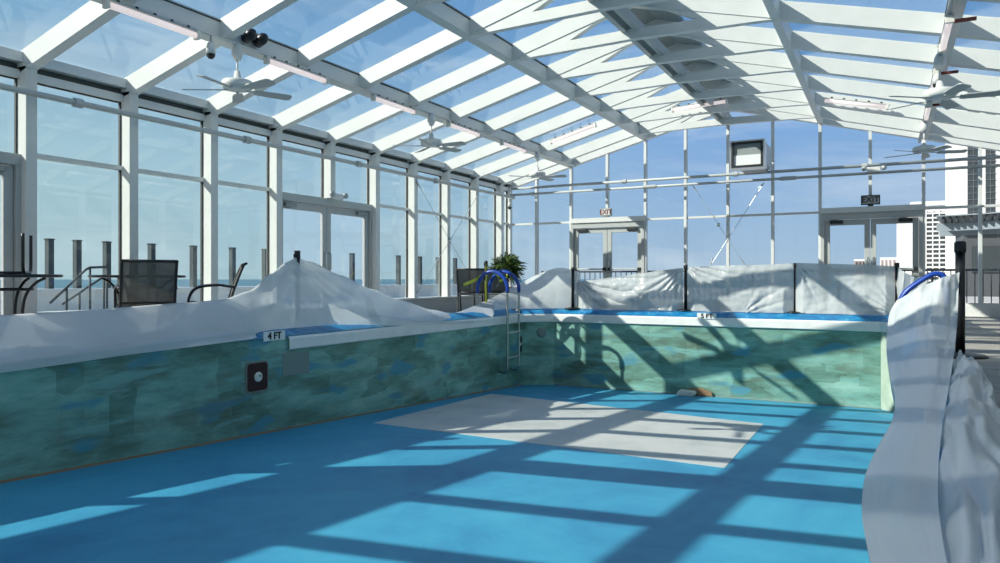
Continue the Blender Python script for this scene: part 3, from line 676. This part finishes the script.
o = MB().lathe([(0, 0), (.10, 0), (.098, .014), (.05, .022), (0, .022)], 24).build('pool_cover_plate', 'light_patch', smooth=True); o.location = pc; o.rotation_euler = n_.to_track_quat('Z', 'Y').to_euler(); tag(o, 'round pale cover plate on the dark chamfered pool corner', 'cover plate')
o = MB().prism([(0, 0), (.30, 0), (.33, .05), (.31, .085), (.05, .10), (.01, .06)], 'y', 0, .16).build('foam_block', 'bone', bevel=.012); o.location = (-3.36, 13.04, zf(13.1) + .004); tag(o, 'white broken block lying at the foot of the deep end wall', 'block')
o = MB().prism([(0, 0), (.5, 0), (.48, .05), (.3, .09), (.02, .06)], 'y', 0, .05).build('wood_scrap', 'wood_scrap', bevel=.008); o.location = (-3.30, 13.205, zf(13.25) + .004); o.scale = (1.1, 1, 1.6); tag(o, 'brown wood scrap lying behind the white block', 'scrap')

# depth markers
def depth_marker(loc, rz, txt, lab):
    o = empty('depth_marker', loc, rz, lab, 'depth marker')
    MB().box(-.17, .17, -.006, .006, -.055, .055).build('tile', 'coping_white', o, bevel=.004)
    lettering(txt, .115, 'ink', o, (0, -.009, .0))
dm = depth_marker((-2.86, PB - .045, .035), 0, '5 FT', 'white depth marker tile reading 5 FT on the deep end coping')
depth_marker((PL + .010, 6.28, .03), R(90), '4 FT', 'white depth marker tile with black characters on the seaward pool edge')

# ------------------------------------------------------------------ ladders
def make_ladder(sg, label, loc):
    l = empty('pool_ladder', loc, 0, label, 'pool ladder')
    for y in (-.235, .235):
        pts = [(sg * -.02, y, -1.02), (sg * .12, y, -1.04), (sg * .17, y, -.98), (sg * .18, y, -.85), (sg * .18, y, 0), (sg * .18, y, .45), (sg * .16, y, .62), (sg * .06, y, .76), (sg * -.12, y, .84), (sg * -.30, y, .80), (sg * -.42, y, .66), (sg * -.46, y, .5), (sg * -.46, y, .09)]
        pts = smooth_path(pts, 5)
        MB().tube(pts, .022, 12).build('rail', 'chrome', l, smooth=True)
        MB().tube([p for p in pts if p.z > .40], .034, 12).build('padding', 'blue_foam', l, smooth=True)
        MB().lathe([(.0, .085), (.055, .085), (.05, .105), (0, .105)], 16, (sg * -.46, y, 0)).build('foot_flange', 'chrome', l, smooth=True)
    for z in (-.76, -.30, .04): MB().box(sg * .18 - .03, sg * .18 + .03, -.235, .235, z - .014, z + .014).build('step', 'galvanised', l, bevel=.005)
    return l
make_ladder(1, 'steel pool ladder with blue padded handles at the far seaward corner', (PL, 12.13, 0))
gr_ = empty('pool_grab_rail', (PR - .03, 9.75, -.02), 0, 'blue padded grab rails arching up behind the hanging plastic', 'grab rail')
for y in (-.10, .22):
    pts = smooth_path([(.06, y, .06), (.055, y, .30), (.065, y, .46), (.13, y, .58), (.27, y, .70), (.39, y, .775), (.48, y, .765), (.525, y, .66), (.535, y, .4), (.54, y, .0)], 6)
    MB().tube(pts, .022, 12).build('rail', 'chrome', gr_, smooth=True); MB().tube([p for p in pts if p.z > .36], .028, 12).build('padding', 'blue_foam', gr_, smooth=True)
    for x in (.06, .54): MB().lathe([(0, .0), (.05, .0), (.05, .10 if x < .3 else .02), (.03, .12 if x < .3 else .04), (0, .12 if x < .3 else .04)], 16, (x, y, 0)).build('flange', 'chrome', gr_, smooth=True)

# ------------------------------------------------------------------ barrier posts
def make_post():
    p = empty('barrier_post', label='x', cat='barrier post', group='black barrier posts around the pool')
    MB().lathe([(0, 0), (.17, 0), (.172, .012), (.15, .025), (.05, .04), (0, .04)], 28).build('base', 'black_metal', p, smooth=True)
    MB().tube([(0, 0, .03), (0, 0, .93)], .031, 16).build('pole', 'black_metal', p, smooth=True)
    MB().lathe([(0, .90), (.035, .90), (.038, .92), (.038, .985), (.028, 1.0), (0, 1.0)], 20).build('belt_head', 'black_plastic', p, smooth=True)
    MB().box(-.02, .02, -.055, -.035, .915, .965).build('belt_clip', 'black_plastic', p, bevel=.004)
    return p
bp = None
for loc, sc, lab in (((-5.58, 13.55, .10), .84, 'black barrier post at the far end between the two leftmost plastic sheets'), ((-3.345, 13.655, .10), .87, 'black barrier post at the far end behind the 5 FT marker'), ((-1.433, 13.67, .10), .88, 'black barrier post wrapped in plastic below the far right door'), ((.135, 13.66, .10), .87, 'black barrier post with a round head at the landward end of the far barrier'),
                     ((-6.79, 7.1, .0), 1.065, 'black barrier post poking through the peak of the seaward plastic'), ((-6.8, 12.15, .0), 1.05, 'black barrier post standing beside the taped chair'), ((.575, 7.7, .0), 1.04, 'tall black barrier post standing on the landward deck')):
    o = bp = make_post() if bp is None else copy_tree(bp)
    o.location = loc; o.scale = (1.25, 1.25, sc) if loc[0] > .5 else (1, 1, sc); o['label'] = lab
# low caps of tape on the peak post
# ------------------------------------------------------------------ plastic sheets
def fbm(p, k=4):
    return noise.fractal(Vector(p), 1.0, 2.0, k)
def sheet(name, rows, label, m='plastic_film', sub=0):
    o = MB().grid(rows).build(name, m, smooth=True)
    return tag(o, label, 'plastic sheet', 'plastic sheets on the pool barrier')

# seaward sheet: hangs from a sagging top line, tented over the peak post, down to the pool edge
TOP = [(-3, .34), (2, .37), (4, .40), (5.4, .45), (5.9, .47), (6.3, .565), (6.63, .78), (6.9, .93), (7.08, 1.0), (7.3, .95), (7.95, .76), (8.6, .565), (9.37, .37), (10.2, .19), (10.9, .10)]
BOT = [(-3, -.07), (3.3, -.06), (4.7, -.01), (5.9, .02), (6.1, .085), (6.35, .10), (6.8, .10), (7.3, .10), (7.9, .07), (8.6, .02), (9.3, -.02), (10.9, -.06)]
rows = []
NY = 220
for i in range(NY + 1):
    y = -3 + 13.9 * i / NY; zt_ = lerp_tab(TOP, y); zb = lerp_tab(BOT, y); row = []
    for j in range(31):
        s = j / 30
        if s < .12:                                   # a strip turned over the top towards the deck
            q = (.12 - s) / .12; row.append((-6.80 - .10 * q, y, zt_ - q * min(zt_ - .03, .30))); continue
        u = (s - .12) / .88
        sl_ = .46                                      # soft shelf where the lower layer bulges
        zz = zt_ + (zb - zt_) * u
        prof = u ** .85
        if zt_ > .5:
            k = min(1, (zt_ - .5) / .3); hs = (zt_ - sl_) / (zt_ - zb)
            pr_ = u / hs * .5 if u < hs else .5 + .5 * ((u - hs) / (1 - hs)) ** .6
            prof = prof * (1 - k) + pr_ * k
        x = -6.80 + (.46 if zb < .05 else .36) * prof + .05 * math.sin(math.pi * min(1, u)) ** 2
        ang = math.atan2(zz - 1.0, y - 7.1); rad = math.hypot(zz - 1.0, y - 7.1)
        crease = .018 * math.sin(ang * 23 + 2 * fbm((y * .6, zz, 3))) * math.exp(-((rad - .5) / .7) ** 2)
        x += crease + .022 * fbm((y * .6, zz * .9, 1.7), 2) + .004 * fbm((y * 3, zz * 4, 5)) * (1 - abs(2 * u - 1))
        x = max(x, -6.79)
        if u > .8: x = max(x, -6.34 - .0) if zb < .05 else x
        row.append((x, y + .03 * fbm((y * .7, zz * 2, 9)), zz))
    rows.append(row)
sheet('plastic_sheet', rows, 'long translucent sheet tented over a post along the seaward pool edge')

# corner sheet behind the ladder
pathT = [(-6.72, 10.7, .07), (-6.78, 11.5, .17), (-6.84, 12.3, .30), (-6.86, 12.95, .43), (-6.70, 13.45, .62), (-6.35, 13.66, .82), (-6.0, 13.70, .925), (-5.75, 13.69, .91), (-5.50, 13.66, .84)]
pathB = [(-6.34, 10.7, -.05), (-6.34, 11.4, -.04), (-6.40, 11.75, .06), (-6.62, 12.2, .105), (-6.52, 12.85, .105), (-6.30, 13.12, .107), (-6.0, 13.34, .107), (-5.8, 13.46, .107), (-5.52, 13.60, .105)]
T, B = smooth_path(pathT, 9), smooth_path(pathB, 9); rows = []
for a, b_ in zip(T, B):
    row = []
    for j in range(25):
        u = j / 24; p = a.lerp(b_, u); out = Vector((.6, -.7, 0))
        p += out * (.07 * math.sin(math.pi * u) * (.6 + .5 * fbm((p.x * 1.2, p.y * 1.0, p.z * 1.2), 2)) + .006 * fbm((p.x * 4, p.y * 4, p.z * 3)) * math.sin(math.pi * u)) * min(1, (len(T) - 1 - len(rows)) / 12)
        row.append(p)
    rows.append(row)
sheet('plastic_sheet', rows, 'rounded translucent sheet in the far seaward corner behind the ladder')

def panel(x0, x1, top, label, folds, seed, amp=1.0):
    nx, nz = 120, 44; rows = []
    for j in range(nz + 1):
        row = []
        for i in range(nx + 1):
            u = i / nx; v = j / nz; x = x0 + (x1 - x0) * u; zt_ = lerp_tab(top, u); zb = .108 + .012 * fbm((x * 3, seed, 0))
            zz = zt_ + (zb - zt_) * v
            ed = min(1, u * 12, (1 - u) * 12); y = 13.635 - (.12 * v ** 2.5 + .06 * math.sin(math.pi * v)) * ed
            d = .05 * fbm((x * 1.1, zz * 1.6, seed)) + .015 * fbm((x * 4, zz * 5, seed))
            for cx_, cz, ksq, a_, reach, lo, hi in folds:
                an = math.atan2(zz - cz, x - cx_); rr = math.hypot(zz - cz, x - cx_)
                if lo <= an <= hi or True:
                    w_ = math.exp(-(rr / reach) ** 2) * min(1, rr * 6)
                    sft = 1 / (1 + math.exp(-(an - lo) * 14)) * 1 / (1 + math.exp((an - hi) * 14))
                    ph = an * ksq + 1.5 * fbm((x * 1.2, zz * 1.2, seed + 4))
                    d += a_ * w_ * sft * (abs(math.sin(ph)) ** .7 - .5)
            row.append((x, min(y - amp * d * ed - .02 * ed, 13.64), zz))
        rows.append(row)
    return sheet('plastic_sheet', rows, label, 'barrier_film')
panel(-5.53, -3.38, [(0, .64), (.15, .69), (.38, .74), (.6, .80), (.8, .865), (1, .91)], 'swagged glossy sheet left of the post behind the 5 FT marker', [(-5.56, .70, 13, .085, 1.5, -1.25, .2), (-3.34, .98, 15, .07, 1.1, -2.75, -1.75)], 2.0)
panel(-3.31, -1.45, [(0, .92), (.3, .945), (.7, .955), (1, .975)], 'glossy sheet above the 5 FT marker in the middle of the far barrier', [(-3.36, .98, 14, .07, .8, -1.1, .1), (-2.3, .05, 9, .05, .8, .2, 1.0)], 6.0)
panel(-1.42, .10, [(0, .98), (.3, .965), (.7, .94), (1, .915)], 'smooth glossy sheet on the far barrier below the dark exit sign', [(-1.40, .98, 11, .06, .6, -1.7, -.6), (.14, .12, 12, .07, .5, 1.9, 3.0)], 9.0)

# narrow sheet returning along the landward edge to the ladder
rows = []
for j in range(21):
    v = j / 20; row = []
    for i in range(25):
        u = i / 24; x = .16 + .30 * u; y = 13.58 - 3.3 * u; z0 = .90 - .14 * u - .1 * math.sin(math.pi * u)
        zz = z0 + (.10 - z0) * v; row.append((x - .05 * fbm((y, zz * 2, 3)), y, zz))
    rows.append(row)
sheet('plastic_sheet', rows, 'narrow translucent sheet behind the landward ladder handle')

# big sheet hanging over the landward edge into the pool
HANG = [  # px-free rows: Y, z, Xleft, Xright
    (7.45, .66, .135, .40), (7.42, .715, .30, .545)]
def hrow(Y, yl, yr, xl, xr, dY=0.0):
    return (atY(xl, yl, Y), atY(xr, yr, Y + dY))
ctrl = [hrow(7.35, 300, 272, 897, 959.5), hrow(7.25, 312, 290, 890, 958.5), hrow(6.9, 330, 318, 887, 957.5), hrow(6.1, 352, 346, 886.5, 955), hrow(4.9, 377, 374, 890, 951), hrow(3.8, 398, 398, 895, 947),
        hrow(3.2, 420, 420, 892, 943), hrow(2.75, 444, 446, 879, 940), hrow(2.3, 470, 474, 867, 938), hrow(2.08, 492, 496, 862.5, 938), hrow(1.88, 516, 520, 862, 940), hrow(1.70, 545, 548, 867, 944), hrow(1.52, 580, 584, 876, 952), hrow(1.3, 625, 628, 884, 962)]
Lp = smooth_path([c[0] for c in ctrl], 6); Rp = smooth_path([c[1] for c in ctrl], 6); rows = []
for k, (a, b_) in enumerate(zip(Lp, Rp)):
    row = []; f_ = k / (len(Lp) - 1); sc_ = a.y / 7.3
    for i in range(10, 0, -1):                        # the edge tucks under and hangs down inside the pool
        q = i / 10; row.append(a + Vector((.10 * q * q * sc_ + (.02 * q if f_ < .3 else .09 * q), .10 * q * sc_, -.55 * q * min(1, .25 + f_ * 1.5))))
    for i in range(49):
        u = i / 48; p = a.lerp(b_, u)
        bul = (.16 * math.sin(math.pi * u) + .10 * fbm((u * 2.0, f_ * 4, 2)) + .035 * math.sin(u * 10 + f_ * 5) * u) * sc_
        p += Vector((-.10, -1, .12)) * bul * min(1, min(u, 1 - u) * 8)
        row.append(p)
    rows.append(row)
sheet('plastic_sheet', rows, 'large pale sheet hanging from the landward post down into the pool')
# bunched plastic on the landward deck
rows = []; nb = 90
spine = smooth_path([(.49, 6.55, 0), (.47, 6.0, 0), (.42, 5.0, 0), (.345, 4.0, 0), (.29, 3.2, 0), (.245, 2.6, 0), (.215, 2.1, 0), (.19, 1.7, 0), (.17, 1.3, 0)], 13)
wtab = [(0, .05), (.12, .07), (.45, .10), (.7, .105), (1, .11)]
for k, p in enumerate(spine):
    u = k / (len(spine) - 1); w_ = lerp_tab(wtab, u) * (1 + .18 * fbm((p.y * 2, 0, 4))); row = []
    for j in range(37):
        v = j / 36; an = math.pi * v; rr = w_ * (1 + .16 * fbm((p.y * 1.2, v * 3, 1), 3) + .10 * abs(math.sin(v * 13 + 3 * fbm((p.y * .7, v, 3), 2))))
        ZB = .004 + .10 * min(1, u * 4); hh = .10 * (1 - .2 * u) + .05 * fbm((p.y * .9, v * 3.5, 8), 3)
        row.append((p.x - math.cos(an) * rr, p.y + .05 * fbm((v * 3, p.y * 2, 7)), max(.004, ZB + hh * math.sin(an) ** .8 * (1 + .28 * (abs(math.sin(v * 11 + 2.5 * fbm((p.y * .8, v * 2, 6), 3))) - .5)))))
    rows.append(row)
sheet('plastic_sheet', rows, 'crumpled heap of pale plastic lying along the landward deck edge')

# ------------------------------------------------------------------ tables and chairs
def make_table():
    t = empty('patio_table', label='x', cat='table', group='round patio tables by the seaward glass')
    MB().lathe([(0, .715), (.49, .715), (.51, .720), (.515, .735), (.505, .745), (.48, .742), (0, .742)], 40).build('tabletop', 'black_metal', t, smooth=False)
    for k in range(4):
        a = k * math.pi / 2 + .5; rot = Matrix.Rotation(a, 4, 'Z')
        MB().tube(smooth_path([(.42, 0, .71), (.33, 0, .66), (.24, 0, .55), (.205, 0, .38), (.22, 0, .2), (.26, 0, .015)], 5), .014, 8).move(rot).build('leg', 'black_metal', t, smooth=True)
    MB().tube([(.21 * math.cos(k * math.tau / 24), .21 * math.sin(k * math.tau / 24), .22) for k in range(25)], .010, 8, False).build('brace_ring', 'black_metal', t, smooth=True)
    MB().tube([(.26 * math.cos(k * math.tau / 24), .26 * math.sin(k * math.tau / 24), .60) for k in range(25)], .012, 8, False).build('brace_ring', 'black_metal', t, smooth=True)
    return t
tb = None
for loc, lab in (((-7.72, 5.48, 0), 'round black patio table behind the dark sling chair'), ((-7.50, 3.88, 0), 'round black patio table carrying the upturned footstool')):
    o = tb = make_table() if tb is None else copy_tree(tb); o.location = loc; o['label'] = lab
def make_chair():
    """faces +Y; back towards -Y"""
    c = empty('patio_chair', label='x', cat='chair', group='black sling patio chairs')
    for s in (-1, 1):
        x = .265 * s
        MB().tube(smooth_path([(x, -.30, .015), (x, -.24, .2), (x, -.20, .40), (x, -.27, .65), (x, -.35, .86), (x, -.385, .89)], 5), .016, 8).build('back_frame', 'black_metal', c, smooth=True)
        MB().tube(smooth_path([(x * 1.04, -.24, .60), (x * 1.08, -.05, .625), (x * 1.08, .18, .59), (x * 1.06, .27, .45), (x * 1.04, .25, .25), (x, .28, .015)], 5), .016, 8).build('armrest', 'black_metal', c, smooth=True)
        MB().tube(smooth_path([(x, -.20, .40), (x, .0, .375), (x, .22, .41), (x, .26, .40)], 5), .014, 8).build('seat_rail', 'black_metal', c, smooth=True)
        MB().tube(smooth_path([(x, -.30, .015), (x, 0, .10), (x, .28, .015)], 5), .012, 8).build('leg', 'black_metal', c, smooth=True)
    MB().tube([(-.265, -.385, .89), (.265, -.385, .89)], .016, 8).build('top_rail', 'black_metal', c, smooth=True)
    MB().tube([(-.265, -.21, .44), (.265, -.21, .44)], .012, 8).build('cross_rail', 'black_metal', c, smooth=True)
    def slab(pts, th=.006):
        mb = MB(); mb.grid([[(-.255, y, z), (-.13, y + .012, z - .006), (0, y + .016, z - .01), (.13, y + .012, z - .006), (.255, y, z)] for y, z in pts]); return mb
    slab([(-.205, .42), (-.235, .55), (-.27, .65), (-.31, .76), (-.35, .86), (-.375, .885)]).build('backrest', 'mesh_sling', c, smooth=True)
    slab([(-.20, .40), (-.05, .382), (.1, .388), (.22, .41), (.27, .40)]).build('seat', 'mesh_sling', c, smooth=True)
    return c
ch = None
for loc, rz, rx_, lab in (((-7.22, 5.22, 0), R(60), 0, 'black sling chair with its back to the pool, pushed up to the round table'), ((-7.42, 6.28, 0), R(141), 0, 'black sling chair seen side-on against the column beyond the round table'),
                     ((-7.24, 12.40, 0), R(24), 0, 'black sling chair with yellow caution tape beside the ladder'), ((-7.22, 13.12, 0), R(50), 0, 'black sling chair between the taped chair and the potted plant')):
    o = ch = make_chair() if ch is None else copy_tree(ch)
    o.location = loc; o.rotation_euler = (rx_, 0, rz); o['label'] = lab
fs = empty('patio_footstool', (-7.44, 3.86, .745), R(-38), 'black tubular footstool lying upside down on the round table', 'footstool')
MB().grid([[(x, y, .012) for x in (-.18, 0, .18)] for y in (-.19, 0, .19)]).build('seat', 'mesh_sling', fs)
for y in (-.20, .20):
    MB().tube(smooth_path([(-.20, y, .385), (-.20, y, .20), (-.198, y, .07), (-.15, y, .018), (0, y, .016), (.15, y, .018), (.198, y, .07), (.20, y, .20), (.20, y, .385)], 5), .015, 8).build('leg_loop', 'black_metal', fs, smooth=True)
for x in (-.12, .12): MB().tube([(x, -.2, .016), (x, .2, .016)], .012, 8).build('cross_rail', 'black_metal', fs, smooth=True)
# caution tape
def ribbon(name, pts, w_, m, lab, cat):
    P = smooth_path(pts, 8); rows = [[p + Vector((0, 0, w_ / 2)), p - Vector((0, 0, w_ / 2))] for p in P]
    o = MB().grid(rows).build(name, m, smooth=True); sd = o.modifiers.new('thickness', 'SOLIDIFY'); sd.thickness = .002
    return tag(o, lab, cat)
ribbon('caution_tape', [atX(463.5, 285, -6.80), atX(476, 279.5, -6.81), atX(486.5, 272.5, -6.80), atX(489, 271.5, -6.78)], .06, 'yellow_tape', 'yellow caution tape stretched from the chair back to the black post', 'caution tape')
o = MB().grid([[(x, y + .012 * math.sin(z * 9), z) for x, y in ((-6.785, 12.10), (-6.77, 12.14))] for z in [1.0 - k * .045 for k in range(20)]]).build('caution_tape', 'yellow_tape', smooth=True)
o.modifiers.new('thickness', 'SOLIDIFY').thickness = .002; tag(o, 'yellow caution tape end hanging down beside the black post', 'caution tape')
ribbon('caution_tape', [(-6.50, 11.86, .84), (-6.44, 12.0, .74), (-6.50, 12.15, .66), (-6.42, 12.3, .74), (-6.5, 12.40, .80)], .05, 'yellow_tape', 'yellow caution tape tied between the blue ladder handles', 'caution tape')

# ------------------------------------------------------------------ potted plant
pp = empty('potted_plant', (-7.28, 13.95, 0), label='bushy green potted plant in the far seaward corner', cat='plant')
MB().lathe([(0, 0), (.15, 0), (.20, .40), (.22, .42), (.22, .46), (.19, .46), (.18, .40), (0, .39)], 24).build('pot', 'pot', pp, smooth=True)
MB().tube([(0, 0, .38), (0, 0, .75)], .02, 8).build('stem', 'wood_scrap', pp)
mb = MB()
for k in range(1500):
    d = Vector((random.gauss(0, 1), random.gauss(0, 1), random.gauss(.25, .9))).normalized(); base = Vector((0, 0, .80)) + d * random.uniform(.02, .26)
    L_ = random.uniform(.10, .19); tw = (d + Vector((random.gauss(0, .5), random.gauss(0, .5), random.gauss(0, .5)))).normalized()
    side = tw.cross(Vector((random.random(), random.random(), random.random()))).normalized() * random.uniform(.008, .014)
    droop = Vector((0, 0, -.05 * random.random())); a, b_, e = base, base + tw * L_ * .55 + droop * .2, base + tw * L_ + droop
    v = [mb.b.verts.new(q) for q in (a - side * .4, a + side * .4, b_ + side, b_ - side, e)]
    mb.b.faces.new((v[0], v[1], v[2], v[3])); mb.b.faces.new((v[3], v[2], v[4]))
mb.build('foliage', 'foliage', pp)
pp.scale = (1.22, 1.22, 1.15)
